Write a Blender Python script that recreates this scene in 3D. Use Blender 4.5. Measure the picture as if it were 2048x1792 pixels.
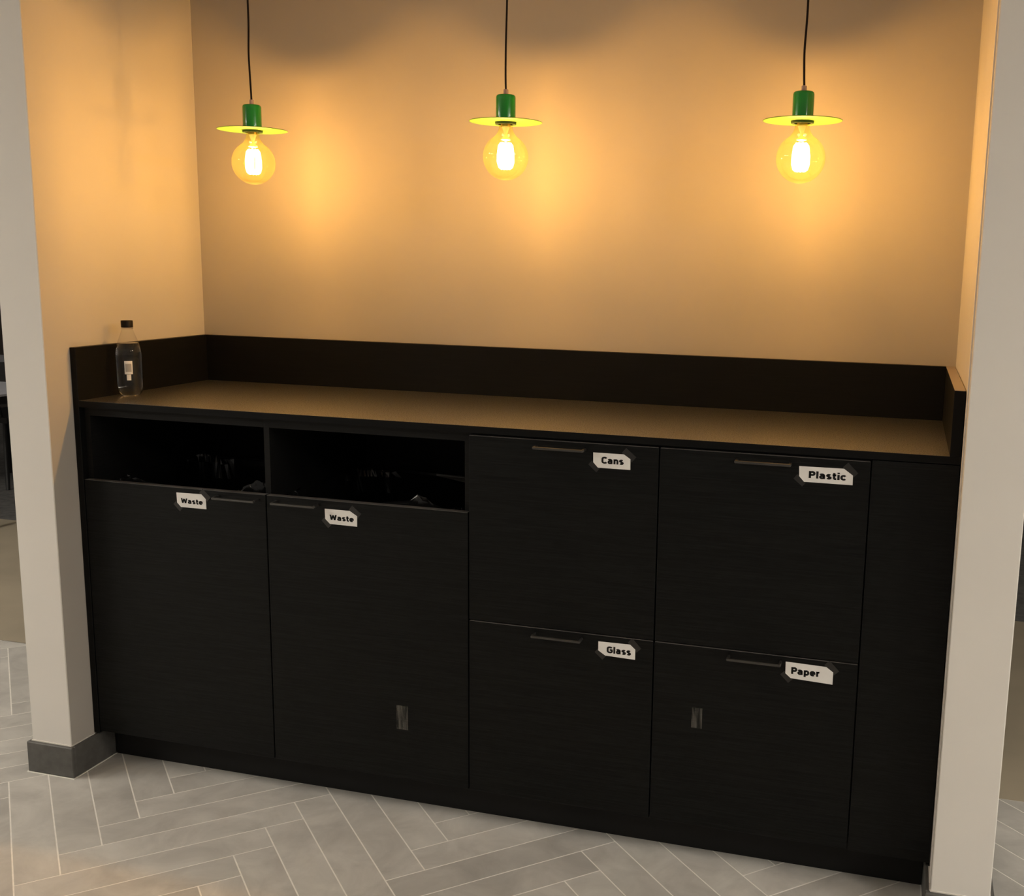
import bpy, bmesh, math, random
from mathutils import Vector, Matrix, noise

for o in list(bpy.data.objects):
    bpy.data.objects.remove(o)
scn = bpy.context.scene
COL = scn.collection
random.seed(7)

# ------------------------------------------------------------------ camera
cam_d = bpy.data.cameras.new('camera')
cam_d.sensor_fit = 'HORIZONTAL'
cam_d.sensor_width = 36.0
cam_d.lens = 2162.67 / 2048 * 36.0
cam_d.shift_x = -179.83 / 2048
cam_d.shift_y = 2.4 / 2048
cam_d.clip_start = 0.05
cam = bpy.data.objects.new('camera', cam_d)
COL.objects.link(cam)
_r = Vector((0.96260658, 0.27019383, 0.01959232))
_u = Vector((-0.06519138, 0.1608425, 0.98482474))
_f = Vector((-0.26294229, 0.94927603, -0.17244236))
M4 = Matrix.Identity(4)
for i in range(3):
    M4[i][0], M4[i][1], M4[i][2] = _r[i], _u[i], -_f[i]
M4.translation = Vector((2.2865, -2.5577, 1.5389))
cam.matrix_world = M4
scn.camera = cam

# ------------------------------------------------------------------ world, exposure
vs = scn.view_settings
scn.display_settings.display_device = 'sRGB'
vs.view_transform = 'Standard'
vs.look = 'None'
vs.exposure = 0.0
vs.gamma = 1.0
vs.use_curve_mapping = False
world = bpy.data.worlds.new('world')
scn.world = world
world.use_nodes = True
bg = world.node_tree.nodes['Background']
bg.inputs['Color'].default_value = (1.0, 0.92, 0.82, 1)
bg.inputs['Strength'].default_value = 0.20

PANEL_EMIT = 30.0             # added fill panels, out of view
PANEL_COL = (1.0, 0.925, 0.81)
BULB_W = 33.0                 # the pendant bulbs
BULB_COL = (1.0, 0.515, 0.15)

# ------------------------------------------------------------------ dimensions (metres)
XR = 2.429      # niche width
YB = 0.622      # back wall face
ZT = 1.112      # worktop top
ZU = 1.264      # upstand top
ZD = 0.105      # door bottoms
ZDT = 1.089     # door tops
ZW = 0.884      # waste door tops
ZM = 0.591      # split between upper and lower doors
X1, X2, X3, X4 = 0.62, 1.22, 1.725, 2.231
CEIL = 2.72
ZR_SOFFIT = 2.44   # underside of the added soffit, out of view

# ------------------------------------------------------------------ materials
def new_mat(name):
    m = bpy.data.materials.new(name)
    m.use_nodes = True
    nt = m.node_tree
    return m, nt, nt.nodes['Principled BSDF']

def N(nt, t, **kw):
    n = nt.nodes.new(t)
    for k, v in kw.items():
        setattr(n, k, v)
    return n

def L(nt, a, b):
    nt.links.new(a, b)

def c4(c):
    return (c[0], c[1], c[2], 1)

def mat_plain(name, col, rough=0.5, metal=0.0, spec=0.5, var=0.06, scale=40.0, bump=0.0, coat=0.0):
    m, nt, p = new_mat(name)
    tc = N(nt, 'ShaderNodeTexCoord')
    nz = N(nt, 'ShaderNodeTexNoise')
    nz.inputs['Scale'].default_value = scale
    nz.inputs['Detail'].default_value = 4
    L(nt, tc.outputs['Object'], nz.inputs['Vector'])
    rp = N(nt, 'ShaderNodeValToRGB')
    rp.color_ramp.elements[0].position = 0.3
    rp.color_ramp.elements[1].position = 0.7
    rp.color_ramp.elements[0].color = c4([x * (1 - var) for x in col])
    rp.color_ramp.elements[1].color = c4([min(1, x * (1 + var)) for x in col])
    L(nt, nz.outputs['Fac'], rp.inputs['Fac'])
    L(nt, rp.outputs['Color'], p.inputs['Base Color'])
    p.inputs['Roughness'].default_value = rough
    p.inputs['Metallic'].default_value = metal
    p.inputs['Specular IOR Level'].default_value = spec
    p.inputs['Coat Weight'].default_value = coat
    if bump:
        b = N(nt, 'ShaderNodeBump')
        b.inputs['Strength'].default_value = bump
        b.inputs['Distance'].default_value = 0.002
        L(nt, nz.outputs['Fac'], b.inputs['Height'])
        L(nt, b.outputs['Normal'], p.inputs['Normal'])
    return m

def mat_grain(name, col_a, col_b, rough=0.45, bump=0.35, spec=0.17):
    """black stained wood laminate with a horizontal grain"""
    m, nt, p = new_mat(name)
    tc = N(nt, 'ShaderNodeTexCoord')
    mp = N(nt, 'ShaderNodeMapping')
    mp.inputs['Scale'].default_value = (5, 5, 190)
    L(nt, tc.outputs['Object'], mp.inputs['Vector'])
    nz = N(nt, 'ShaderNodeTexNoise')
    nz.inputs['Scale'].default_value = 1.6
    nz.inputs['Detail'].default_value = 6
    nz.inputs['Roughness'].default_value = 0.65
    L(nt, mp.outputs['Vector'], nz.inputs['Vector'])
    rp = N(nt, 'ShaderNodeValToRGB')
    rp.color_ramp.elements[0].position = 0.40
    rp.color_ramp.elements[1].position = 0.70
    rp.color_ramp.elements[0].color = c4(col_a)
    rp.color_ramp.elements[1].color = c4(col_b)
    L(nt, nz.outputs['Fac'], rp.inputs['Fac'])
    L(nt, rp.outputs['Color'], p.inputs['Base Color'])
    p.inputs['Roughness'].default_value = rough
    p.inputs['Specular IOR Level'].default_value = spec
    b = N(nt, 'ShaderNodeBump')
    b.inputs['Strength'].default_value = bump
    b.inputs['Distance'].default_value = 0.0012
    L(nt, nz.outputs['Fac'], b.inputs['Height'])
    L(nt, b.outputs['Normal'], p.inputs['Normal'])
    return m

def mat_worktop():
    m, nt, p = new_mat('speckled_worktop')
    tc = N(nt, 'ShaderNodeTexCoord')
    nz = N(nt, 'ShaderNodeTexNoise')
    nz.inputs['Scale'].default_value = 330
    nz.inputs['Detail'].default_value = 5
    L(nt, tc.outputs['Object'], nz.inputs['Vector'])
    rp = N(nt, 'ShaderNodeValToRGB')
    rp.color_ramp.elements[0].position = 0.47
    rp.color_ramp.elements[1].position = 0.66
    rp.color_ramp.elements[0].color = (0.005, 0.005, 0.005, 1)
    rp.color_ramp.elements[1].color = (0.05, 0.048, 0.045, 1)
    L(nt, nz.outputs['Fac'], rp.inputs['Fac'])
    L(nt, rp.outputs['Color'], p.inputs['Base Color'])
    mr = N(nt, 'ShaderNodeMapRange')
    mr.inputs['To Min'].default_value = 0.14
    mr.inputs['To Max'].default_value = 0.44
    L(nt, nz.outputs['Fac'], mr.inputs['Value'])
    L(nt, mr.outputs['Result'], p.inputs['Roughness'])
    p.inputs['IOR'].default_value = 2.2
    p.inputs['Specular IOR Level'].default_value = 0.6
    p.inputs['Coat Weight'].default_value = 1.0
    p.inputs['Coat IOR'].default_value = 2.0
    p.inputs['Coat Roughness'].default_value = 0.37
    b = N(nt, 'ShaderNodeBump')
    b.inputs['Strength'].default_value = 0.45
    b.inputs['Distance'].default_value = 0.001
    L(nt, nz.outputs['Fac'], b.inputs['Height'])
    L(nt, b.outputs['Normal'], p.inputs['Normal'])
    return m

def mat_tile():
    m, nt, p = new_mat('grey_stone_tile')
    tc = N(nt, 'ShaderNodeTexCoord')
    oi = N(nt, 'ShaderNodeObjectInfo')
    ad = N(nt, 'ShaderNodeVectorMath', operation='ADD')
    mu = N(nt, 'ShaderNodeVectorMath', operation='SCALE')
    cx = N(nt, 'ShaderNodeCombineXYZ')
    for i in range(3):
        L(nt, oi.outputs['Random'], cx.inputs[i])
    L(nt, cx.outputs[0], mu.inputs[0])
    mu.inputs['Scale'].default_value = 37.0
    L(nt, tc.outputs['Object'], ad.inputs[0])
    L(nt, mu.outputs[0], ad.inputs[1])
    nz = N(nt, 'ShaderNodeTexNoise')
    nz.inputs['Scale'].default_value = 6.0
    nz.inputs['Detail'].default_value = 7
    nz.inputs['Roughness'].default_value = 0.62
    nz.inputs['Distortion'].default_value = 0.6
    L(nt, ad.outputs[0], nz.inputs['Vector'])
    rp = N(nt, 'ShaderNodeValToRGB')
    rp.color_ramp.elements[0].position = 0.30
    rp.color_ramp.elements[1].position = 0.72
    rp.color_ramp.elements[0].color = (0.47, 0.455, 0.428, 1)
    rp.color_ramp.elements[1].color = (0.70, 0.68, 0.64, 1)
    L(nt, nz.outputs['Fac'], rp.inputs['Fac'])
    hs = N(nt, 'ShaderNodeHueSaturation')
    mr = N(nt, 'ShaderNodeMapRange')
    mr.inputs['To Min'].default_value = 0.90
    mr.inputs['To Max'].default_value = 1.10
    L(nt, oi.outputs['Random'], mr.inputs['Value'])
    L(nt, mr.outputs['Result'], hs.inputs['Value'])
    L(nt, rp.outputs['Color'], hs.inputs['Color'])
    L(nt, hs.outputs['Color'], p.inputs['Base Color'])
    p.inputs['Roughness'].default_value = 0.5
    p.inputs['Specular IOR Level'].default_value = 0.35
    return m

def mat_thin_glass(name, tint, gloss=0.06, rough=0.03, glow=0.0):
    """thin clear wall: tinted see-through plus a grazing mirror reflection"""
    m = bpy.data.materials.new(name)
    m.use_nodes = True
    nt = m.node_tree
    nt.nodes.clear()
    out = N(nt, 'ShaderNodeOutputMaterial')
    tr = N(nt, 'ShaderNodeBsdfTransparent')
    nz = N(nt, 'ShaderNodeTexNoise')
    nz.inputs['Scale'].default_value = 9
    tc = N(nt, 'ShaderNodeTexCoord')
    L(nt, tc.outputs['Object'], nz.inputs['Vector'])
    rp = N(nt, 'ShaderNodeValToRGB')
    rp.color_ramp.elements[0].color = c4([x * 0.97 for x in tint])
    rp.color_ramp.elements[1].color = c4(tint)
    L(nt, nz.outputs['Fac'], rp.inputs['Fac'])
    L(nt, rp.outputs['Color'], tr.inputs['Color'])
    gl = N(nt, 'ShaderNodeBsdfGlossy')
    gl.inputs['Roughness'].default_value = rough
    lw = N(nt, 'ShaderNodeLayerWeight')
    lw.inputs['Blend'].default_value = 0.25
    mr = N(nt, 'ShaderNodeMapRange')
    mr.inputs['To Min'].default_value = gloss
    mr.inputs['To Max'].default_value = 0.65
    L(nt, lw.outputs['Facing'], mr.inputs['Value'])
    pw = N(nt, 'ShaderNodeMath', operation='POWER')
    pw.inputs[1].default_value = 2.2
    L(nt, lw.outputs['Facing'], pw.inputs[0])
    L(nt, pw.outputs[0], mr.inputs['Value'])
    mx = N(nt, 'ShaderNodeMixShader')
    if glow:                      # faint lacquer that scatters the filament's light
        tl = N(nt, 'ShaderNodeBsdfTranslucent')
        tl.inputs['Color'].default_value = (1.0, 0.85, 0.35, 1)
        m2 = N(nt, 'ShaderNodeMixShader')
        m2.inputs['Fac'].default_value = glow
        L(nt, tr.outputs[0], m2.inputs[1])
        L(nt, tl.outputs[0], m2.inputs[2])
        tr = m2
    L(nt, mr.outputs['Result'], mx.inputs['Fac'])
    L(nt, tr.outputs[0], mx.inputs[1])
    L(nt, gl.outputs[0], mx.inputs[2])
    L(nt, mx.outputs[0], out.inputs['Surface'])
    return m

def mat_emit(name, col, strength):
    m, nt, p = new_mat(name)
    p.inputs['Base Color'].default_value = c4(col)
    p.inputs['Emission Color'].default_value = c4(col)
    p.inputs['Emission Strength'].default_value = strength
    return m

def mat_residue():
    """worn strip of old tape: see-through grey with vertical streaks"""
    m, nt, p = new_mat('tape_residue')
    tc = N(nt, 'ShaderNodeTexCoord')
    mp = N(nt, 'ShaderNodeMapping')
    mp.inputs['Scale'].default_value = (150, 1, 14)
    L(nt, tc.outputs['Object'], mp.inputs['Vector'])
    nz = N(nt, 'ShaderNodeTexNoise')
    nz.inputs['Scale'].default_value = 1.0
    nz.inputs['Detail'].default_value = 3
    L(nt, mp.outputs['Vector'], nz.inputs['Vector'])
    mr = N(nt, 'ShaderNodeMapRange')
    mr.inputs['From Min'].default_value = 0.35
    mr.inputs['From Max'].default_value = 0.75
    mr.inputs['To Min'].default_value = 0.02
    mr.inputs['To Max'].default_value = 0.45
    L(nt, nz.outputs['Fac'], mr.inputs['Value'])
    L(nt, mr.outputs['Result'], p.inputs['Alpha'])
    p.inputs['Base Color'].default_value = (0.30, 0.29, 0.26, 1)
    p.inputs['Roughness'].default_value = 0.7
    return m

MT = {}
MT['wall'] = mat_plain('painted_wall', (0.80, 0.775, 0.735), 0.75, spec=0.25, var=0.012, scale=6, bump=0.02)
MT['niche'] = mat_plain('wall_paint_dimmed_back', (0.405, 0.368, 0.325), 0.75, spec=0.25, var=0.012, scale=6, bump=0.02)  # wall paint darkened and warmed to hold the orange lamp glow
MT['side'] = mat_plain('wall_paint_dimmed_side', (0.48, 0.45, 0.41), 0.75, spec=0.25, var=0.012, scale=6, bump=0.02)  # same wall paint, darkened so the lamps don't overexpose the inner faces
MT['ceiling'] = mat_plain('ceiling_paint', (0.70, 0.68, 0.65), 0.9, spec=0.2, var=0.01)
MT['door'] = mat_grain('black_wood_laminate', (0.0022, 0.0025, 0.0026), (0.0085, 0.0091, 0.0090), bump=0.7)
MT['carcass'] = mat_grain('black_board', (0.006, 0.006, 0.0058), (0.011, 0.011, 0.0105), 0.55, 0.15)
MT['upstand'] = mat_grain('black_upstand', (0.0036, 0.0037, 0.0037), (0.0065, 0.0066, 0.0066), 0.45, 0.12, spec=0.14)
MT['worktop'] = mat_worktop()
MT['plinth'] = mat_plain('black_plinth', (0.006, 0.006, 0.006), 0.6, spec=0.3)
MT['handle'] = mat_plain('black_metal', (0.10, 0.098, 0.094), 0.33, 0.8, 0.5)
MT['edge'] = mat_plain('edge_glint_grey', (0.11, 0.105, 0.10), 0.3, var=0.2, scale=12)  # paler than the doors: the reflection along their tops, put into colour
MT['cap_sheen'] = mat_plain('upstand_sheen_brown', (0.30, 0.235, 0.19), 0.35, var=0.05)  # glancing reflection on the right upstand, painted as a brown tone
MT['tile'] = mat_tile()
MT['grout'] = mat_plain('pale_grout', (0.95, 0.92, 0.87), 0.9, spec=0.1, var=0.05, scale=60)
MT['skirt'] = mat_plain('dark_grey_tile', (0.105, 0.102, 0.096), 0.55, spec=0.35, var=0.18, scale=35)
MT['caulk'] = mat_plain('white_caulk', (0.80, 0.76, 0.70), 0.6, var=0.02)
MT['vinyl'] = mat_plain('beige_vinyl', (0.42, 0.365, 0.275), 0.5, spec=0.3, var=0.10, scale=3)
MT['carpet'] = mat_plain('grey_carpet', (0.16, 0.16, 0.158), 0.95, spec=0.1, var=0.22, scale=30)
MT['paper'] = mat_plain('white_paper', (0.93, 0.925, 0.915), 0.7, spec=0.2, var=0.015)
MT['ink'] = mat_plain('black_ink', (0.012, 0.012, 0.012), 0.6, spec=0.2)
MT['tape'] = mat_plain('dark_tape', (0.018, 0.017, 0.0165), 0.42, var=0.15, scale=25)
MT['residue'] = mat_residue()
MT['green'] = mat_plain('green_enamel', (0.008, 0.30, 0.03), 0.22, spec=0.5, var=0.03, coat=0.3)
MT['disc'] = mat_plain('lime_enamel', (0.10, 0.21, 0.035), 0.35, spec=0.4, var=0.03)
MT['cord'] = mat_plain('dark_brown_cord', (0.008, 0.004, 0.003), 0.7, spec=0.2, var=0.2, scale=120)
MT['grip'] = mat_plain('clear_pink_plastic', (0.50, 0.33, 0.28), 0.3, var=0.05)
MT['bulb'] = mat_thin_glass('amber_bulb_glass', (1.0, 0.94, 0.66), 0.05, glow=0.010)
MT['stem'] = mat_plain('frosted_stem_glass', (0.75, 0.66, 0.42), 0.25)
MT['brass'] = mat_plain('brass_screw_cap', (0.55, 0.40, 0.16), 0.3, 0.9)
MT['filament'] = mat_emit('glowing_filament', (1.0, 0.86, 0.55), 14.0)
MT['ring'] = mat_plain('black_green_ring', (0.012, 0.035, 0.012), 0.5)
MT['bag'] = mat_plain('black_bin_bag', (0.008, 0.008, 0.008), 0.18, spec=0.6, var=0.1)
MT['pet'] = mat_thin_glass('clear_bottle_plastic', (0.97, 0.97, 0.97), 0.006)
MT['cap'] = mat_plain('black_bottle_cap', (0.008, 0.006, 0.005), 0.5, spec=0.2)
MT['panel'] = mat_emit('fill_panel', PANEL_COL, PANEL_EMIT)
MT['panel_frame'] = mat_plain('white_metal', (0.7, 0.7, 0.68), 0.4)
MT['tabletop'] = mat_plain('pale_tabletop', (0.52, 0.53, 0.60), 0.45, var=0.03)
MT['black'] = mat_plain('black_steel', (0.010, 0.010, 0.010), 0.45)
MT['seat'] = mat_plain('charcoal_seat', (0.018, 0.018, 0.019), 0.7)
MT['farwall'] = mat_plain('dark_far_wall', (0.045, 0.034, 0.028), 0.8, var=0.2, scale=2)

def mat_water():
    m, nt, p = new_mat('water')
    p.inputs['Base Color'].default_value = (0.97, 0.98, 0.98, 1)
    p.inputs['Roughness'].default_value = 0.0
    p.inputs['IOR'].default_value = 1.33
    p.inputs['Transmission Weight'].default_value = 1.0
    return m
MT['water'] = mat_water()

# ------------------------------------------------------------------ mesh helpers
def bm_box(bm, x0, x1, y0, y1, z0, z1, bev=0.0, seg=1):
    vs_ = [bm.verts.new(p) for p in ((x0, y0, z0), (x1, y0, z0), (x1, y1, z0), (x0, y1, z0),
                                     (x0, y0, z1), (x1, y0, z1), (x1, y1, z1), (x0, y1, z1))]
    fs = [bm.faces.new([vs_[i] for i in q]) for q in
          ((3, 2, 1, 0), (4, 5, 6, 7), (0, 1, 5, 4), (1, 2, 6, 5), (2, 3, 7, 6), (3, 0, 4, 7))]
    if bev:
        es = list({e for f in fs for e in f.edges})
        bmesh.ops.bevel(bm, geom=es, offset=bev, segments=seg, affect='EDGES', profile=0.5)

def bm_prism(bm, pts, y0, y1):
    """outline in x,z extruded along y"""
    a = [bm.verts.new((p[0], y0, p[1])) for p in pts]
    b = [bm.verts.new((p[0], y1, p[1])) for p in pts]
    n = len(pts)
    bm.faces.new(a)
    bm.faces.new(b[::-1])
    for i in range(n):
        bm.faces.new((a[i], b[i], b[(i + 1) % n], a[(i + 1) % n]))

def bm_lathe(bm, prof, cx, cy, seg=48, cap=True, wob=None):
    rings = []
    for (r, z) in prof:
        ring = []
        for k in range(seg):
            a = 2 * math.pi * k / seg
            rr = r if wob is None else r * wob(a, z)
            ring.append(bm.verts.new((cx + rr * math.cos(a), cy + rr * math.sin(a), z)))
        rings.append(ring)
    for i in range(len(rings) - 1):
        for k in range(seg):
            bm.faces.new((rings[i][k], rings[i][(k + 1) % seg], rings[i + 1][(k + 1) % seg], rings[i + 1][k]))
    if cap:
        bm.faces.new(rings[0][::-1])
        bm.faces.new(rings[-1])

def bm_tube(bm, pts, r, seg=10):
    pts = [Vector(p) for p in pts]
    rings = []
    up = Vector((0, 0, 1))
    prev = None
    for i, p in enumerate(pts):
        t = (pts[min(i + 1, len(pts) - 1)] - pts[max(i - 1, 0)]).normalized()
        if prev is None:
            a = t.cross(Vector((1, 0, 0)) if abs(t.x) < 0.9 else up).normalized()
        else:
            a = (prev - t * prev.dot(t)).normalized()
        prev = a
        b = t.cross(a)
        rings.append([bm.verts.new(p + a * (r * math.cos(2 * math.pi * k / seg)) + b * (r * math.sin(2 * math.pi * k / seg)))
                      for k in range(seg)])
    for i in range(len(rings) - 1):
        for k in range(seg):
            bm.faces.new((rings[i][k], rings[i][(k + 1) % seg], rings[i + 1][(k + 1) % seg], rings[i + 1][k]))
    bm.faces.new(rings[0][::-1])
    bm.faces.new(rings[-1])

def wloc(o):
    v = Vector((0, 0, 0))
    while o is not None:
        v += o.location
        o = o.parent
    return v

def obj(name, bm, m, parent=None, origin=None, smooth=False, label=None):
    """one mesh object; bm is in world coordinates"""
    org = Vector(origin) if origin is not None else (wloc(parent) if parent else Vector((0, 0, 0)))
    bmesh.ops.recalc_face_normals(bm, faces=bm.faces)
    bmesh.ops.translate(bm, verts=bm.verts, vec=-org)
    me = bpy.data.meshes.new(name)
    bm.to_mesh(me)
    bm.free()
    if smooth:
        for p in me.polygons:
            p.use_smooth = True
    me.materials.append(MT[m])
    o = bpy.data.objects.new(name, me)
    COL.objects.link(o)
    if parent is not None:
        o.parent = parent
        o.location = org - wloc(parent)
    else:
        o.location = org
    if label:
        o['label'] = label
    return o

def auto_smooth(o, deg=35):
    me = o.data
    bm = bmesh.new()
    bm.from_mesh(me)
    for f in bm.faces:
        f.smooth = True
    for e in bm.edges:
        e.smooth = len(e.link_faces) == 2 and e.calc_face_angle(0) < math.radians(deg)
    bm.to_mesh(me)
    bm.free()
    return o

def box(name, b, m, parent=None, bev=0.0, label=None, seg=1):
    bm = bmesh.new()
    bm_box(bm, *b, bev=bev, seg=seg)
    return obj(name, bm, m, parent, label=label, origin=None if parent else ((b[0] + b[1]) / 2, (b[2] + b[3]) / 2, b[4]))

def thing(name, label, cat, loc, group=None):
    o = bpy.data.objects.new(name, None)
    o.empty_display_size = 0.1
    COL.objects.link(o)
    o.location = loc
    return tag(o, label, cat, group)

def tag(o, label, cat, group=None):
    o['label'] = label
    o['category'] = cat
    if group:
        o['group'] = group
    return o

def struct(o, label, cat):
    o['kind'] = 'structure'
    return tag(o, label, cat)

# ------------------------------------------------------------------ the setting
YF_L, YF_R = -0.095, -0.107
TWL, TWR = 0.139, 0.132
YE = 0.762
struct(box('wall_left', (-TWL, 0, YF_L, YE, 0, CEIL), 'wall', bev=0.002),
       'pale painted side wall of the recess left of the black counter', 'wall')
struct(box('wall_right', (XR, XR + TWR, YF_R, YE, 0, CEIL), 'wall', bev=0.002),
       'pale painted side wall of the recess right of the black counter', 'wall')
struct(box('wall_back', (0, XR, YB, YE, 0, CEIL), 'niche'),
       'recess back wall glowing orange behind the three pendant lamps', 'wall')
# a narrow plaster corner bead on the inner edge of the right wall
struct(box('trim_1', (XR - 0.003, XR, YF_R + 0.030, YF_R + 0.040, 0.097, CEIL), 'wall'),
       'slim vertical plaster bead on the inner edge of the right wall', 'trim')
struct(box('ceiling', (-6.5, 7.0, -6.5, 5.35, CEIL, CEIL + 0.1), 'ceiling'),
       'flat white ceiling above the recess and the room', 'ceiling')

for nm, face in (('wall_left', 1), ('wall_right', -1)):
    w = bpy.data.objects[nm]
    w.data.materials.append(MT['side'])          # inner face: same wall paint, dimmed in colour to curb lamp light
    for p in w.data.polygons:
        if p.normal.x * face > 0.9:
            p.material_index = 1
struct(box('added_soffit', (0, XR, YF_L, YB, ZR_SOFFIT, CEIL), 'ceiling'),
       'added unseen soffit to shade the counter recess', 'ceiling')  # unseen, put in to keep room light off the upper recess

# floor: grout slab with a herringbone of single tiles on top
floor = box('floor', (-3.2, 5.2, -4.2, YE, -0.08, -0.0004), 'grout')
struct(floor, 'grey herringbone tile floor with pale grout lines', 'floor')
fv = box('floor_vinyl', (-9.0, 9.0, YE, 2.36, -0.08, 0.0), 'vinyl')
box('vinyl_strip', (XR + 0.05, 5.2, 0.6165, YE, -0.0004, 0.0), 'vinyl', fv)
box('vinyl_strip', (5.2, 9.0, -4.2, YE, -0.08, 0.0), 'vinyl', fv)
box('vinyl_strip', (-9.0, -3.2, -4.2, YE, -0.08, 0.0), 'vinyl', fv)
struct(fv,
       'beige vinyl floor strip beyond the edge of the tiles', 'floor')
struct(box('floor_carpet', (-9.0, 9.0, 2.36, 5.35, -0.08, 0.0), 'carpet'),
       'grey carpet floor in the dim seating area beyond', 'floor')
struct(box('wall_far', (-9.0, 9.0, 5.2, 5.35, 0, CEIL), 'farwall'),
       'dark wall at the far end of the seating area', 'wall')

WP, LP, GR = 0.1036, 0.6034, 0.0038
PH = Vector((1, 1)) / math.sqrt(2)
QH = Vector((-1, 1)) / math.sqrt(2)
O0 = Vector((0.345, -0.2385))

def clip(poly, nx, ny, d):
    """keep nx*x + ny*y <= d"""
    out = []
    n = len(poly)
    for i in range(n):
        a, b = poly[i], poly[(i + 1) % n]
        sa, sb = nx * a.x + ny * a.y - d, nx * b.x + ny * b.y - d
        if sa <= 0:
            out.append(a)
        if (sa < 0 < sb) or (sb < 0 < sa):
            out.append(a + (b - a) * (sa / (sa - sb)))
    return out

def tile_poly(p0, q0, lp, lq):
    g = GR / 2
    return [O0 + PH * p + QH * q for p, q in ((p0 + g, q0 + g), (p0 + lp - g, q0 + g), (p0 + lp - g, q0 + lq - g), (p0 + g, q0 + lq - g))]

def bm_tile(bm, poly, ztop=0.0, z0=-0.02):
    a = [bm.verts.new((p.x, p.y, ztop)) for p in poly]
    b = [bm.verts.new((p.x, p.y, z0)) for p in poly]
    n = len(poly)
    bm.faces.new(a)
    bm.faces.new(b[::-1])
    for i in range(n):
        bm.faces.new((a[i], b[i], b[(i + 1) % n], a[(i + 1) % n]))

tiles = []
for m_ in range(-7, 9):
    for i in range(-50, 50):
        for kind in (0, 1):
            p0, q0 = m_ * LP + i * WP, -m_ * LP + i * WP
            poly = tile_poly(p0, q0, LP, WP) if kind == 0 else tile_poly(p0, q0 + WP, WP, LP)
            c = sum(poly, Vector((0, 0))) / 4
            if not (-3.4 < c.x < 5.4 and -4.4 < c.y < 1.2):
                continue
            # straight edge of the tiled area, different on the two sides of the recess
            yedge = 0.615 if c.x > 1.2 else 0.765
            poly = clip(poly, 0, 1, yedge)
            poly = clip(poly, 0, -1, 4.2) if poly else poly
            poly = clip(poly, -1, 0, 3.2) if poly else poly
            poly = clip(poly, 1, 0, 5.2) if poly else poly
            if len(poly) < 3:
                continue
            c = sum(poly, Vector((0, 0))) / len(poly)
            area = abs(sum(poly[k].x * poly[(k + 1) % len(poly)].y - poly[(k + 1) % len(poly)].x * poly[k].y for k in range(len(poly)))) / 2
            if area < 1e-4:
                continue
            # tiles lying wholly under the cabinets or walls are left out
            if all(0.02 < p.x < XR - 0.02 and p.y > 0.10 for p in poly):
                continue
            dist = max(abs(c.x - 1.1) - 1.3, 0) + abs(c.y + 0.35)
            tiles.append((dist, c, poly))
tiles.sort(key=lambda t: t[0])
share = {}
for k, (dist, c, poly) in enumerate(tiles[:290]):
    rel = tuple((round(p.x - c.x, 3), round(p.y - c.y, 3)) for p in poly)
    if rel in share:
        o = bpy.data.objects.new('tile', share[rel])
        COL.objects.link(o)
        o.parent = floor
        o.location = Vector((c.x, c.y, 0)) - floor.location
    else:
        bm = bmesh.new()
        bm_tile(bm, poly)
        o = obj('tile', bm, 'tile', floor, origin=(c.x, c.y, 0))
        share[rel] = o.data
bm = bmesh.new()
for dist, c, poly in tiles[290:]:
    bm_tile(bm, poly)
if tiles[290:]:
    o = obj('outer_tiles', bm, 'tile', floor)
    o['kind'] = 'stuff'

# skirting tiles around the feet of both side walls
SK, ZS = 0.012, 0.095
def skirting(name, label, pieces):
    t = bpy.data.objects.new(name, None)
    COL.objects.link(t)
    t.location = pieces[0][0]
    struct(t, label, 'baseboard')
    for (_, b, g, c) in pieces:
        box('skirting_tile', b, 'skirt', t, bev=0.0025)
        box('grout_joint', g, 'grout', t)
        box('caulk_line', c, 'caulk', t)
xi = 0.0
skirting('baseboard_left', 'dark grey tile skirting wrapped around the foot of the left wall', [
    ((-0.07, YF_L, 0), (-TWL - SK, SK, YF_L - SK, YF_L, 0.001, ZS), (-TWL - SK - .003, SK + .003, YF_L - SK - .003, YF_L - SK, 0, 0.0015),
     (-TWL - .001, 0.001, YF_L - .003, YF_L, ZS, ZS + .003)),
    ((0, 0, 0), (0, SK, YF_L, 0.074, 0.001, ZS), (SK, SK + .003, YF_L - SK, 0.074, 0, 0.0015), (0, .003, YF_L, -.001, ZS, ZS + .003)),
    ((0, 0, 0), (-TWL - SK, -TWL, YF_L, YE, 0.001, ZS), (-TWL - SK - .003, -TWL - SK, YF_L - SK, YE, 0, 0.0015),
     (-TWL - .003, -TWL, YF_L, YE, ZS, ZS + .003))])
skirting('baseboard_right', 'grey tile skirting wrapped around the foot of the right wall', [
    ((XR + 0.07, YF_R, 0), (XR - SK, XR + TWR + SK, YF_R - SK, YF_R, 0.001, ZS), (XR - SK - .003, XR + TWR + SK + .003, YF_R - SK - .003, YF_R - SK, 0, 0.0015),
     (XR - .001, XR + TWR + .001, YF_R - .003, YF_R, ZS, ZS + .003)),
    ((0, 0, 0), (XR - SK, XR, YF_R, 0.074, 0.001, ZS), (XR - SK - .003, XR - SK, YF_R - SK, 0.074, 0, 0.0015), (XR - .003, XR, YF_R, -.001, ZS, ZS + .003)),
    ((0, 0, 0), (XR + TWR, XR + TWR + SK, YF_R, YE, 0.001, ZS), (XR + TWR + SK, XR + TWR + SK + .003, YF_R - SK, YE, 0, 0.0015),
     (XR + TWR, XR + TWR + .003, YF_R, YE, ZS, ZS + .003))])

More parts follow.
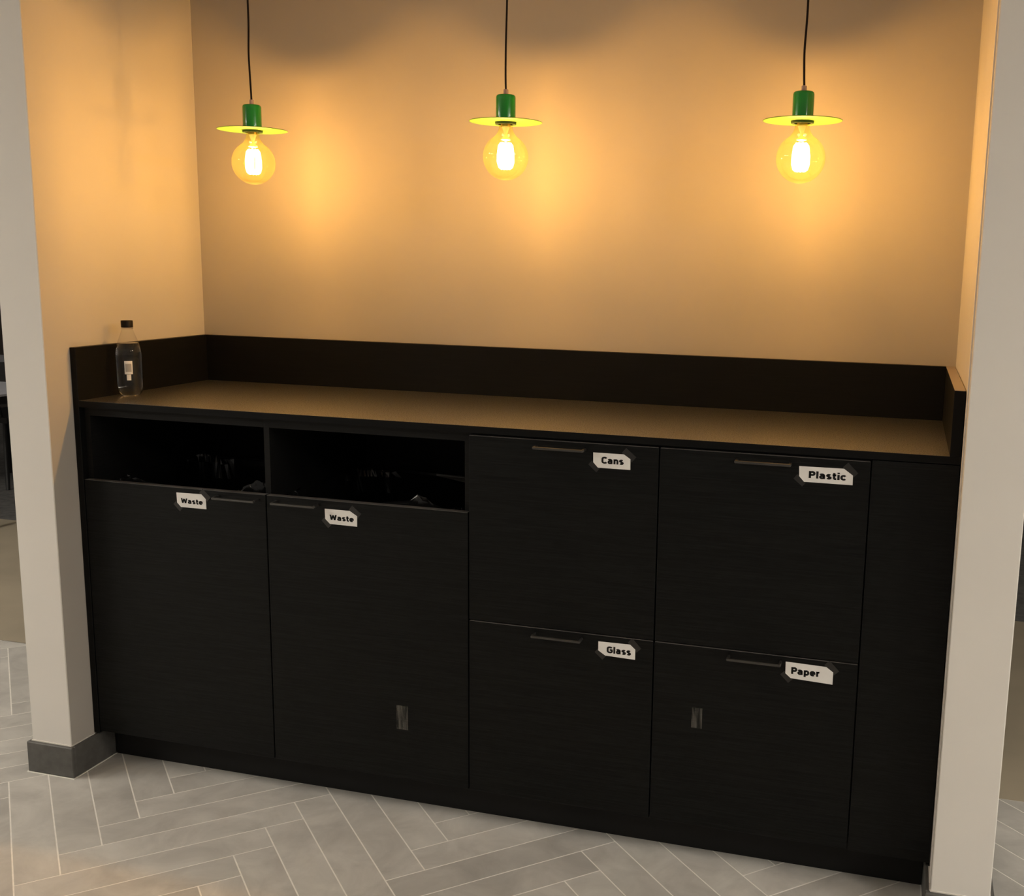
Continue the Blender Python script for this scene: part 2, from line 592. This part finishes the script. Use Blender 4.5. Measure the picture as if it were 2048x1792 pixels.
# fill panels added at ceiling height, out of view, to light the wall fronts
for k, (x, y) in enumerate(((-3.0, -1.2), (-3.0, -2.8), (5.4, -1.2), (5.4, -2.8), (-2.2, 1.5))):
    which = ('front of the left hand row', 'rear of the left hand row', 'front of the right hand row', 'rear of the right hand row',
             'over the strip left of the recess')[k]
    t = thing('fill_light_panel', 'added square fill panel out of view, ' + which, 'fill light', (x, y, CEIL - 0.03), 'added fill panels')
    s = 0.45 if y < 0 else 0.11
    box('diffuser', (x - s, x + s, y - s, y + s, CEIL - 0.028, CEIL - 0.004), 'panel', t)
    for (a, b_, c_, d_) in ((x - s - .02, x + s + .02, y - s - .02, y - s), (x - s - .02, x + s + .02, y + s, y + s + .02),
                            (x - s - .02, x - s, y - s, y + s), (x + s, x + s + .02, y - s, y + s)):
        box('frame', (a, b_, c_, d_, CEIL - 0.03, CEIL), 'panel_frame', t)

# ------------------------------------------------------------------ the counter
t = thing('worktop', 'speckled black worktop with raised upstands around the recess', 'worktop', (XR / 2, 0.3, ZT - 0.018))
box('worktop_slab', (0.0205, XR - 0.002, 0.0004, YB, ZT - 0.018, ZT), 'worktop', t)
box('front_edge', (0.0205, XR - 0.002, -0.001, 0.0004, ZT - 0.018, ZT - 0.0003), 'upstand', t, label='black edge strip')
box('upstand', (0.0205, XR - 0.026, YB - 0.020, YB, ZT, ZU), 'upstand', t, bev=0.0008)
box('upstand', (XR - 0.026, XR - 0.002, -0.001, YB, ZT, ZU - 0.001), 'upstand', t)
box('edge_glint', (XR - 0.026, XR - 0.002, -0.001, YB, ZU - 0.001, ZU), 'cap_sheen', t, label='strip painted as the sheen on top of the right upstand')
t = box('end_panel', (0.0005, 0.020, -0.001, YB, ZS + 0.005, ZU), 'upstand', bev=0.001)
tag(t, 'tall black end panel beside the left wall, higher than the worktop', 'panel')
t = box('plinth_board', (SK + .001, XR - SK - .001, 0.0745, 0.092, 0.0005, ZD - 0.004), 'plinth')
tag(t, 'recessed black plinth board along the floor under the counter', 'plinth')
t = box('filler_panel', (X4 + 0.0015, XR - 0.002, 0, 0.019, ZD, ZT - 0.020), 'door', bev=0.0006)
tag(t, 'narrow black grained filler panel at the right end of the counter', 'panel')

HLEN = 0.134
def bar_handle(parent, x0, z, ln=HLEN):
    """slim flat bar on two short arms"""
    bm = bmesh.new()
    bm_box(bm, x0, x0 + ln, -0.031, -0.024, z - 0.007, z, bev=0.0026, seg=3)
    bm_box(bm, x0, x0 + 0.006, -0.024, 0.0, z - 0.006, z, bev=0.0006)
    bm_box(bm, x0 + ln - 0.006, x0 + ln, -0.024, 0.0, z - 0.006, z, bev=0.0006)
    return obj('handle', bm, 'handle', parent, label='slim black bar handle')

def door(parent, x0, x1, z0, z1, hx, hz, label):
    d = box('door', (x0 + 0.0016, x1 - 0.0016, 0, 0.019, z0 + 0.0016, z1 - 0.0016), 'door', parent, bev=0.0016, label=label, seg=2)
    box('edge_glint', (x0 + 0.003, x1 - 0.003, -0.0004, 0.0185, z1 - 0.0022, z1 - 0.0012), 'edge', d)  # pale strip painted as the bright line on the door top
    bar_handle(d, hx, hz)
    return d

# double waste cabinet with two open bays above its doors
t = thing('waste_cabinet', 'wide black waste cabinet with two open bays above its doors', 'cabinet', (0.62, 0.3, ZD))
YC, YK = 0.0195, 0.58
box('side_panel', (0.021, 0.039, YC, YK, ZD, ZT - 0.018), 'carcass', t)
box('side_panel', (X2 - 0.018, X2 - 0.0005, YC, YK, ZD, ZT - 0.018), 'carcass', t)
box('divider', (0.607, 0.6245, YC, YK, ZD, ZT - 0.018), 'carcass', t, bev=0.0006)
box('base_panel', (0.039, X2 - 0.018, YC, YK, ZD, ZD + 0.018), 'carcass', t)
box('back_panel', (0.039, X2 - 0.018, YK - 0.008, YK, ZD + 0.018, ZT - 0.018), 'carcass', t)
box('top_rail', (0.039, 0.607, YC, YC + 0.018, 1.068, ZT - 0.018), 'carcass', t)
box('top_rail', (0.6245, X2 - 0.018, YC, YC + 0.018, 1.068, ZT - 0.018), 'carcass', t)
dw1 = door(t, 0.0205, X1, ZD, ZW, 0.466, 0.870, 'left waste door of black grained laminate')
dw2 = door(t, X1, X2, ZD, ZW, 0.650, 0.870, 'right waste door of black grained laminate')

def recycling_cabinet(x0, x1, label, hx, la, lb):
    t = thing('recycling_cabinet', label, 'cabinet', ((x0 + x1) / 2, 0.3, ZD), 'recycling cabinets with two stacked doors')
    box('side_panel', (x0 + 0.0005, x0 + 0.018, YC, YK, ZD, ZT - 0.019), 'carcass', t)
    box('side_panel', (x1 - 0.018, x1 - 0.0005, YC, YK, ZD, ZT - 0.019), 'carcass', t)
    box('base_panel', (x0 + 0.018, x1 - 0.018, YC, YK, ZD, ZD + 0.018), 'carcass', t)
    box('top_panel', (x0 + 0.018, x1 - 0.018, YC, YK, ZT - 0.037, ZT - 0.019), 'carcass', t)
    box('back_panel', (x0 + 0.018, x1 - 0.018, YK - 0.008, YK, ZD + 0.018, ZT - 0.037), 'carcass', t)
    a = door(t, x0, x1, ZM, ZDT, hx, 1.074, la)
    b = door(t, x0, x1, ZD, ZM, hx, 0.578, lb)
    return t, a, b
rc1, dC, dG = recycling_cabinet(X2, X3, 'black cabinet with stacked doors marked Cans and Glass', 1.404,
                                'upper door marked Cans', 'lower door marked Glass')
rc2, dP, dQ = recycling_cabinet(X3, X4, 'black cabinet with stacked doors marked Plastic and Paper', 1.914,
                                'upper door marked Plastic', 'lower door marked Paper')

def residue(parent, x0, x1, z0, z1):
    bm = bmesh.new()
    bm_box(bm, x0, x1, -0.0006, 0.0, z0, z1)
    obj('tape_residue', bm, 'residue', parent, label='streaky grey remains of peeled tape')
residue(dw2, 1.006, 1.040, 0.253, 0.322)
residue(dQ, 1.828, 1.855, 0.373, 0.427)

# ------------------------------------------------------------------ paper signs taped to the doors
# bold sans letters drawn as strokes on a cap height of 1 (stroke width SW)
SW = 0.26
def arc(cx, cy, rx, ry, a0, a1, n=10):
    return [(cx + rx * math.cos(math.radians(a0 + (a1 - a0) * k / n)), cy + ry * math.sin(math.radians(a0 + (a1 - a0) * k / n))) for k in range(n + 1)]
h_ = SW / 2
XH = 0.74
GLYPH = {   # letter: (advance, strokes)
    'W': (1.16, [[(h_, 1), (0.31, h_ * .4)], [(0.31, h_ * .4), (0.56, 0.92)], [(0.56, 0.92), (0.81, h_ * .4)], [(0.81, h_ * .4), (1.02, 1)]]),
    'C': (0.74, [arc(0.40, 0.70, 0.28, 0.195, 25, 180) + arc(0.40, 0.30, 0.28, 0.195, 180, 335)]),
    'G': (0.80, [arc(0.41, 0.70, 0.29, 0.195, 28, 180) + arc(0.41, 0.30, 0.29, 0.195, 180, 360) + [(0.70, 0.47)], [(0.40, 0.49), (0.78, 0.49)]]),
    'P': (0.74, [[(h_ + .02, 0), (h_ + .02, 1)], [(h_, 1 - h_), (0.40, 1 - h_)] + arc(0.42, 0.675, 0.21, 0.22, 90, -90, 10) + [(h_, 0.455)]]),
    'a': (0.68, [arc(0.29, 0.47, 0.23, 0.165, 150, 90, 4) + arc(0.33, 0.46, 0.18, 0.175, 90, 0, 6) + [(0.51, 0)],
                 [(0.51, 0.40), (0.30, 0.40)] + arc(0.28, 0.25, 0.165, 0.15, 90, 270, 8) + [(0.51, 0.13)]]),
    'n': (0.68, [[(h_ + .02, 0), (h_ + .02, XH)], [(h_ + .02, 0.50)] + arc(0.34, 0.44, 0.20, 0.195, 130, 0, 8) + [(0.54, 0)]]),
    's': (0.60, [arc(0.30, 0.515, 0.175, 0.12, 30, 200, 8) + [(0.24, 0.415), (0.36, 0.335)] + arc(0.30, 0.225, 0.18, 0.12, 30, -155, 8)]),
    't': (0.46, [[(0.20, 0.95), (0.20, 0.26)] + arc(0.33, 0.24, 0.13, 0.135, 180, 275, 6) + [(0.44, 0.11)], [(0.02, 0.635), (0.43, 0.635)]]),
    'e': (0.68, [[(0.13, 0.365), (0.56, 0.365)] + arc(0.335, 0.42, 0.225, 0.215, 0, 180, 10) + arc(0.335, 0.32, 0.225, 0.215, 180, 318, 8)]),
    'l': (0.30, [[(0.15, 0), (0.15, 1.02)]]),
    'i': (0.30, [[(0.15, 0), (0.15, XH)], [(0.15, 0.84), (0.15, 1.04)]]),
    'c': (0.60, [arc(0.335, 0.42, 0.225, 0.215, 35, 180, 8) + arc(0.335, 0.32, 0.225, 0.215, 180, 325, 8)]),
    'p': (0.70, [[(h_ + .02, -0.24), (h_ + .02, XH)], arc(0.345, 0.43, 0.22, 0.205, 165, 0, 8) + arc(0.345, 0.31, 0.22, 0.205, 0, -165, 8)]),
    'r': (0.50, [[(h_ + .02, 0), (h_ + .02, XH)], [(h_ + .02, 0.46)] + arc(0.36, 0.43, 0.22, 0.205, 160, 75, 6)]),
}
def letters(bm, word, tx0, tx1, tz0, tz1, y0, y1):
    total = sum(GLYPH[c][0] for c in word) + 0.07 * (len(word) - 1)
    sx, sz = (tx1 - tx0) / total, tz1 - tz0
    pen = 0.0
    for c in word:
        adv, strokes = GLYPH[c]
        for st in strokes:
            pts = [Vector((pen + p[0], p[1])) for p in st]
            pts = [p for i, p in enumerate(pts) if i == 0 or (p - pts[i - 1]).length > 1e-4]
            rows = []
            for i, p in enumerate(pts):
                d0 = (p - pts[i - 1]).normalized() if i else (pts[1] - p).normalized()
                d1 = (pts[i + 1] - p).normalized() if i < len(pts) - 1 else d0
                t_ = (d0 + d1).normalized()
                nrm = Vector((-t_.y, t_.x)) * (h_ / max(0.5, t_.dot(d1)))
                if c == 'W' and len(pts) == 2:
                    nrm = Vector((h_ * 1.02, 0)) * (1 if t_.y < 0 else -1)   # flat cut ends
                rows.append((p + nrm, p - nrm))
            q = [[[bm.verts.new((tx0 + v.x * sx, yy, tz0 + v.y * sz)) for yy in (y0, y1)] for v in r] for r in rows]
            for i in range(len(q) - 1):
                (a, b), (c_, d) = q[i], q[i + 1]
                for f in ((a[0], b[0], d[0], c_[0]), (a[1], c_[1], d[1], b[1]), (a[0], c_[0], c_[1], a[1]), (b[0], b[1], d[1], d[0])):
                    bm.faces.new(f)
            for e in (0, -1):
                (a, b) = q[e]
                bm.faces.new((a[0], a[1], b[1], b[0]))
        pen += adv + 0.07

def sign(word, pts, tx0, tx1, tz0, tz1, label):
    xs = [p[0] for p in pts]
    zs = [p[1] for p in pts]
    bm = bmesh.new()
    bm_prism(bm, pts, -0.0012, -0.0006)
    s = obj('paper_sign', bm, 'paper', None, origin=((min(xs) + max(xs)) / 2, -0.0006, min(zs)))
    tag(s, label, 'sign', 'paper signs taped to the counter doors')
    bm = bmesh.new()
    letters(bm, word, tx0, tx1, tz0, tz1, -0.0014, -0.0012)
    obj('lettering', bm, 'ink', s, label='bold black word %s' % word)
    # two bits of dark tape across the cut corners
    for (cx, cz, ln, wd) in ((pts[1][0] * .5 + pts[2][0] * .5 + .0045, pts[1][1] * .5 + pts[2][1] * .5 + .0045, 0.034, 0.017),
                             (pts[4][0] * .5 + pts[5][0] * .5 - .004, pts[4][1] * .5 + pts[5][1] * .5 - .004, 0.028, 0.014)):
        a = math.radians(-40 + random.uniform(-6, 6))
        bm = bmesh.new()
        q = []
        for (u, v) in ((-.5, -.5), (.5, -.5), (.5, .5), (-.5, .5)):
            u *= ln
            v *= wd
            q.append((cx + u * math.cos(a) - v * math.sin(a), cz + u * math.sin(a) + v * math.cos(a)))
        bm_prism(bm, q, -0.0006, 0.0)
        obj('tape', bm, 'tape', s, label='dark tape over a cut corner')
    return s

sign('Waste', [(0.333, .868), (.414, .869), (.428, .856), (.429, .827), (.346, .827), (.334, .839)], .347, .418, .8385, .853,
     'white paper sign reading Waste on the left waste door')
sign('Waste', [(0.801, .859), (.876, .859), (.898, .846), (.8975, .817), (.816, .818), (.802, .831)], .8155, .888, .829, .844,
     'white paper sign reading Waste on the right waste door')
sign('Cans', [(1.556, 1.065), (1.635, 1.065), (1.652, 1.054), (1.6525, 1.027), (1.569, 1.027), (1.5565, 1.040)], 1.578, 1.635, 1.0385, 1.0555,
     'white paper sign reading Cans on the upper left recycling door')
sign('Plastic', [(2.065, 1.066), (2.169, 1.067), (2.1905, 1.052), (2.191, 1.029), (2.078, 1.029), (2.066, 1.042)], 2.088, 2.175, 1.039, 1.056,
     'white paper sign reading Plastic on the upper right recycling door')
sign('Glass', [(1.579, .573), (1.663, .574), (1.677, .562), (1.677, .535), (1.598, .537), (1.579, .549)], 1.602, 1.666, .545, .5625,
     'white paper sign reading Glass on the lower left recycling door')
sign('Paper', [(2.057, .577), (2.155, .575), (2.172, .563), (2.172, .532), (2.071, .536), (2.0575, .547)], 2.071, 2.141, .5475, .565,
     'white paper sign reading Paper on the lower right recycling door')

# ------------------------------------------------------------------ bin bags in the open bays
def bin_bag(x0, x1, label, seed, peaks):
    y0, y1 = 0.035, 0.50
    ZR = 0.868
    prof = [(0.0, 0.125), (0.55, 0.125), (0.90, 0.127), (0.95, 0.20), (0.965, 0.45), (0.975, 0.70), (0.97, 0.80), (0.975, 0.85), (0.985, ZR), (0.998, ZR + 0.006), (1.0, ZR - 0.004), (1.0, ZR - 0.06), (1.005, ZR - 0.11)]
    n = 220
    cx, cy, hx, hy = (x0 + x1) / 2, (y0 + y1) / 2, (x1 - x0) / 2, (y1 - y0) / 2
    bm = bmesh.new()
    rings = []
    for j, (s, z) in enumerate(prof):
        ring = []
        for k in range(n):
            a = 2 * math.pi * k / n
            e = 0.22
            ca, sa = math.cos(a), math.sin(a)
            px = cx + hx * s * math.copysign(abs(ca) ** e, ca)
            py = cy + hy * s * math.copysign(abs(sa) ** e, sa)
            wr = 0.0 if j < 3 else 1.0
            nv = noise.noise_vector(Vector((px * 26, py * 26, z * 9 + seed * 3.7)))
            nv2 = noise.noise_vector(Vector((px * 70, py * 70, z * 30 + seed)))
            dz = 0.0
            if 6 <= j <= 10:
                dz += 0.008 * nv.z + 0.004 * nv2.z
                for (qx, qy, qh, qr) in peaks:
                    dd = ((px - qx) ** 2 + (py - qy) ** 2) / (qr * qr)
                    dz += qh * math.exp(-dd) * (1 + 0.6 * nv2.x)
            p = Vector((px - (px - cx) / hx * abs(nv.x) * 0.020 * wr - (px - cx) / hx * abs(nv2.x) * .008 * wr,
                        py - (py - cy) / hy * abs(nv.y) * 0.020 * wr - (py - cy) / hy * abs(nv2.y) * .008 * wr, z + dz))
            ring.append(bm.verts.new(p))
        rings.append(ring)
    for j in range(1, len(rings) - 1):
        for k in range(n):
            bm.faces.new((rings[j][k], rings[j][(k + 1) % n], rings[j + 1][(k + 1) % n], rings[j + 1][k]))
    bm.faces.new(rings[1][::-1])
    for v in rings[0]:
        bm.verts.remove(v)
    o = obj('bin_bag', bm, 'bag', None, origin=(cx, cy, 0.125))
    tag(o, label, 'bin bag', 'black bin bags in the waste bays')
    return o
bin_bag(0.050, 0.598, 'black plastic bin bag in the left open bay', 1, ((0.16, 0.05, 0.012, 0.05), (0.57, 0.05, 0.030, 0.045), (0.58, 0.20, 0.030, 0.06)))
bin_bag(0.634, 1.192, 'black plastic bin bag in the right open bay', 5, ((0.78, 0.05, 0.010, 0.03), (1.07, 0.05, 0.028, 0.05), (1.04, 0.20, 0.045, 0.07), (1.17, 0.2, 0.04, 0.05)))

# ------------------------------------------------------------------ pendant lamps
def pendant(x, y, zb, cord, label):
    """zb = height of the disc's underside"""
    t = thing('pendant_lamp', label, 'lamp', (x, y, zb - 0.152), 'green pendant lamps over the counter')
    bm = bmesh.new()
    bm_lathe(bm, [(0.0265, zb + 0.002), (0.0265, zb + 0.064), (0.0255, zb + 0.068), (0.0225, zb + 0.0705), (0.006, zb + 0.071)], x, y, 48)
    auto_smooth(obj('lampholder', bm, 'green', t, label='glossy green cylinder'), 40)
    bm = bmesh.new()
    bm_lathe(bm, [(0.015, zb), (0.098, zb), (0.0988, zb + 0.0008), (0.098, zb + 0.0016), (0.015, zb + 0.0016)], x, y, 96)
    auto_smooth(obj('shade_disc', bm, 'disc', t, label='thin flat green metal disc'), 40)
    bm = bmesh.new()
    bm_lathe(bm, [(0.0285, zb - 0.006), (0.0285, zb), (0.0205, zb), (0.0205, zb - 0.006), (0.0285, zb - 0.006)], x, y, 40, cap=False)
    auto_smooth(obj('retaining_ring', bm, 'ring', t), 40)
    bm = bmesh.new()
    bm_lathe(bm, [(0.0068, zb + 0.071), (0.0068, zb + 0.084), (0.005, zb + 0.085)], x, y, 20)
    auto_smooth(obj('cord_grip', bm, 'grip', t, label='small pinkish clear plastic cord grip'), 40)
    pts = [Vector((x, y, zb + 0.084))] + [Vector(p) for p in cord]
    # smooth polyline (Catmull-Rom)
    sm = []
    for i in range(len(pts) - 1):
        p0, p1, p2, p3 = pts[max(i - 1, 0)], pts[i], pts[i + 1], pts[min(i + 2, len(pts) - 1)]
        for s in range(8):
            u = s / 8
            sm.append(0.5 * ((2 * p1) + (p2 - p0) * u + (2 * p0 - 5 * p1 + 4 * p2 - p3) * u * u + (3 * p1 - p0 - 3 * p2 + p3) * u ** 3))
    sm.append(pts[-1])
    bm = bmesh.new()
    bm_tube(bm, sm, 0.0028, 8)
    obj('cord', bm, 'cord', t, smooth=True)
    e = pts[-1]
    bm = bmesh.new()
    bm_lathe(bm, [(0.045, ZR_SOFFIT - 0.022), (0.045, ZR_SOFFIT - 0.001), (0.02, ZR_SOFFIT - 0.0005)], e.x, e.y, 32)
    auto_smooth(obj('ceiling_rose', bm, 'green', t), 40)
    # globe bulb
    zc, R = zb - 0.091, 0.0615
    prof = []
    for k in range(0, 25):
        a = -math.pi / 2 + k / 24 * math.radians(150)
        prof.append((max(0.0004, R * math.cos(a)), zc + R * math.sin(a)))
    r_e, z_e = prof[-1]
    prof += [(r_e * 0.86, z_e + 0.0045), (0.0215, z_e + 0.012), (0.0185, z_e + 0.020), (0.0175, zb - 0.001)]
    bm = bmesh.new()
    bm_lathe(bm, prof, x, y, 64, cap=False)
    b = obj('bulb', bm, 'bulb', t, smooth=True, label='clear amber globe bulb')
    bm = bmesh.new()
    bm_lathe(bm, [(0.0135, zb - 0.012), (0.0135, zb + 0.012), (0.010, zb + 0.016)], x, y, 24)
    auto_smooth(obj('screw_cap', bm, 'brass', b), 40)
    bm = bmesh.new()
    bm_lathe(bm, [(0.0115, zb - 0.012), (0.0075, zb - 0.022), (0.0042, zb - 0.030), (0.0045, zb - 0.036), (0.0125, zb - 0.043), (0.013, zb - 0.046), (0.003, zb - 0.049)][::-1], x, y, 24)
    auto_smooth(obj('stem', bm, 'stem', b), 50)
    bm = bmesh.new()
    zt_, zb_ = zc + 0.036, zc - 0.030
    nst = 9
    for k in range(nst):
        a = 2 * math.pi * k / nst + 0.2
        pts_ = [(x + r_ * math.cos(a), y + r_ * math.sin(a), z_) for (r_, z_) in
                ((0.011, zt_), (0.0165, zt_ - 0.007), (0.0195, zc + 0.006), (0.0195, zc - 0.014), (0.016, zb_ + 0.004), (0.010, zb_))]
        bm_tube(bm, pts_, 0.0042, 6)
    obj('filament', bm, 'filament', b, smooth=True, label='cage of glowing filaments')
    ld = bpy.data.lights.new('bulb_light', 'POINT')
    ld.energy = BULB_W
    ld.color = BULB_COL
    ld.shadow_soft_size = 0.016
    lo = bpy.data.objects.new('bulb_light', ld)
    COL.objects.link(lo)
    lo.parent = t
    lo.location = Vector((x, y, zc)) - t.location
    return t

LY = 0.28
pendant(0.4355, LY, 1.887, [(0.4335, LY, 2.03), (0.4315, LY, 2.10), (0.4345, LY, 2.18), (0.4345, LY, 2.27), (0.437, LY, 2.34), (0.436, LY, ZR_SOFFIT - 0.022)],
        'green pendant lamp with disc shade nearest the left wall')
pendant(1.2135, LY, 1.899, [(1.2125, LY, 2.02), (1.213, LY, 2.10), (1.2155, LY, 2.2), (1.216, LY, 2.3), (1.2155, LY, ZR_SOFFIT - 0.022)],
        'green pendant lamp with disc shade hanging in the middle')
pendant(2.0045, LY, 1.891, [(2.0025, LY, 2.01), (2.001, LY, 2.06), (2.0035, LY, 2.14), (2.004, LY, 2.22), (2.006, LY, 2.33), (2.005, LY, ZR_SOFFIT - 0.022)],
        'green pendant lamp with disc shade nearest the right wall')

# ------------------------------------------------------------------ water bottle
BX, BY = 0.0675, 0.160
t = thing('water_bottle', 'clear plastic water bottle with black cap on the worktop', 'bottle', (BX, BY, ZT))
def foot(a, z):
    d = max(0.0, 1 - (z - ZT) / 0.022)
    return 1 - 0.10 * d * (0.5 + 0.5 * math.cos(5 * a))
body = [(0.0215, ZT + 0.0006), (0.0285, ZT + 0.003), (0.0335, ZT + 0.010), (0.0355, ZT + 0.020), (0.0362, ZT + 0.035), (0.0362, ZT + 0.075),
        (0.0365, ZT + 0.110), (0.0372, ZT + 0.114), (0.0366, ZT + 0.118), (0.0368, ZT + 0.130), (0.0345, ZT + 0.141), (0.0314, ZT + 0.152),
        (0.0262, ZT + 0.1665), (0.0218, ZT + 0.178), (0.0176, ZT + 0.190), (0.0155, ZT + 0.196), (0.0150, ZT + 0.200), (0.0150, ZT + 0.2035)]
bm = bmesh.new()
bm_lathe(bm, body, BX, BY, 80, cap=False, wob=foot)
bs = obj('bottle_body', bm, 'pet', t, smooth=True, label='clear plastic body')
wl = ZT + 0.157
wp = [(max(r - 0.0012, 0.002), z + 0.0012) for r, z in body if z < wl - 0.006] + [(0.0284, wl)]
bm = bmesh.new()
bm_lathe(bm, wp, BX, BY, 80, cap=True, wob=foot)
auto_smooth(obj('water', bm, 'water', t, label='clear water filling the bottle'), 50)
bm = bmesh.new()
bm_lathe(bm, [(0.0165, ZT + 0.2025), (0.0165, ZT + 0.2215), (0.0158, ZT + 0.223), (0.004, ZT + 0.223)], BX, BY, 60,
         wob=lambda a, z: 1 + 0.012 * math.cos(30 * a))
auto_smooth(obj('bottle_cap', bm, 'cap', t, label='black screw cap'), 40)
bm = bmesh.new()
bm_lathe(bm, [(0.0162, ZT + 0.1975), (0.0172, ZT + 0.199), (0.0162, ZT + 0.2005), (0.0155, ZT + 0.1975)], BX, BY, 40, cap=False)
obj('neck_ring', bm, 'pet', t, smooth=True)

def curved_patch(name, m, a0, a1, z0, z1, r, lab=None):
    bm = bmesh.new()
    n = 8
    inner, outer = [], []
    for k in range(n + 1):
        a = a0 + (a1 - a0) * k / n
        for lst, rr in ((inner, r), (outer, r + 0.0004)):
            lst.append([bm.verts.new((BX + rr * math.cos(a), BY + rr * math.sin(a), z)) for z in (z0, z1)])
    for k in range(n):
        bm.faces.new((outer[k][0], outer[k + 1][0], outer[k + 1][1], outer[k][1]))
        bm.faces.new((inner[k][1], inner[k + 1][1], inner[k + 1][0], inner[k][0]))
        bm.faces.new((outer[k][1], outer[k + 1][1], inner[k + 1][1], inner[k][1]))
        bm.faces.new((outer[k][0], inner[k][0], inner[k + 1][0], outer[k + 1][0]))
    for k in (0, n):
        bm.faces.new((outer[k][0], outer[k][1], inner[k][1], inner[k][0]))
    return obj(name, bm, m, t, smooth=False, label=lab)
A0 = math.atan2(-2.5577 - BY, 2.2865 - BX) - 0.06
curved_patch('sticker', 'paper', A0 - 0.30, A0 + 0.30, ZT + 0.067, ZT + 0.106, 0.0367, 'white barcode sticker')
MT['greyprint'] = mat_plain('grey_print', (0.42, 0.41, 0.40), 0.6, var=0.04)
curved_patch('sticker_print', 'greyprint', A0 - 0.22, A0 + 0.22, ZT + 0.074, ZT + 0.098, 0.0372)
curved_patch('sticker', 'paper', A0 - 0.16, A0 + 0.16, ZT + 0.049, ZT + 0.066, 0.0367, 'small white sticker')

# ------------------------------------------------------------------ the dim seating area beyond the left wall
def table(x0, x1, y0, y1, label):
    t = thing('cafe_table', label, 'table', ((x0 + x1) / 2, (y0 + y1) / 2, 0))
    box('tabletop', (x0, x1, y0, y1, 0.728, 0.742), 'tabletop', t, bev=0.002)
    box('table_edge', (x0 + .002, x1 - .002, y0 + .002, y1 - .002, 0.690, 0.728), 'black', t)
    for (lx, ly) in ((x0 + .02, y0 + .02), (x1 - .06, y0 + .02), (x0 + .02, y1 - .06), (x1 - .06, y1 - .06)):
        box('leg', (lx, lx + .04, ly, ly + .04, 0, 0.690), 'black', t)
    return t
table(-3.9, -2.50, 2.08, 2.74, 'pale topped table with black legs nearest the left wall')
table(-4.6, -3.20, 3.45, 4.10, 'pale topped table farther back in the dim seating area')

def chair(x, y, rz, label):
    t = thing('dining_chair', label, 'chair', (x, y, 0))
    cr, sr = math.cos(rz), math.sin(rz)
    def P(u, v, w):
        return (x + u * cr - v * sr, y + u * sr + v * cr, w)
    bm = bmesh.new()
    prof = [(-.21, -.20), (.21, -.20), (.22, 0), (.19, .21), (-.19, .21), (-.22, 0)]
    a = [bm.verts.new(P(u, v, .43)) for u, v in prof]
    b = [bm.verts.new(P(u, v, .465)) for u, v in prof]
    bm.faces.new(a)
    bm.faces.new(b[::-1])
    for i in range(6):
        bm.faces.new((a[i], b[i], b[(i + 1) % 6], a[(i + 1) % 6]))
    obj('seat', bm, 'seat', t)
    bm = bmesh.new()
    nseg = 10
    ra, rb = [], []
    for k in range(nseg + 1):
        an = math.radians(200 + 140 * k / nseg)
        for lst, rr in ((ra, .215), (rb, .235)):
            lst.append([bm.verts.new(P(rr * math.cos(an), -.02 + rr * math.sin(an), w)) for w in (.55, .82)])
    for k in range(nseg):
        bm.faces.new((ra[k][0], ra[k + 1][0], ra[k + 1][1], ra[k][1]))
        bm.faces.new((rb[k][0], rb[k][1], rb[k + 1][1], rb[k + 1][0]))
        bm.faces.new((ra[k][1], ra[k + 1][1], rb[k + 1][1], rb[k][1]))
        bm.faces.new((ra[k][0], rb[k][0], rb[k + 1][0], ra[k + 1][0]))
    for k in (0, nseg):
        bm.faces.new((ra[k][0], ra[k][1], rb[k][1], rb[k][0]))
    obj('backrest', bm, 'seat', t)
    for s in (-1, 1):
        bm = bmesh.new()
        bm_tube(bm, [P(s * .15, -.17, .435), P(s * .16, -.225, .60)], .011, 8)
        obj('back_post', bm, 'black', t)
        for v in (-.17, .17):
            bm = bmesh.new()
            bm_tube(bm, [P(s * .16, v, .435), P(s * .21, v * 1.35, 0.0)], .013, 8)
            obj('leg', bm, 'black', t)
    return t
chair(-3.43, 3.22, 0.0, 'black dining chair with splayed legs between the two tables')
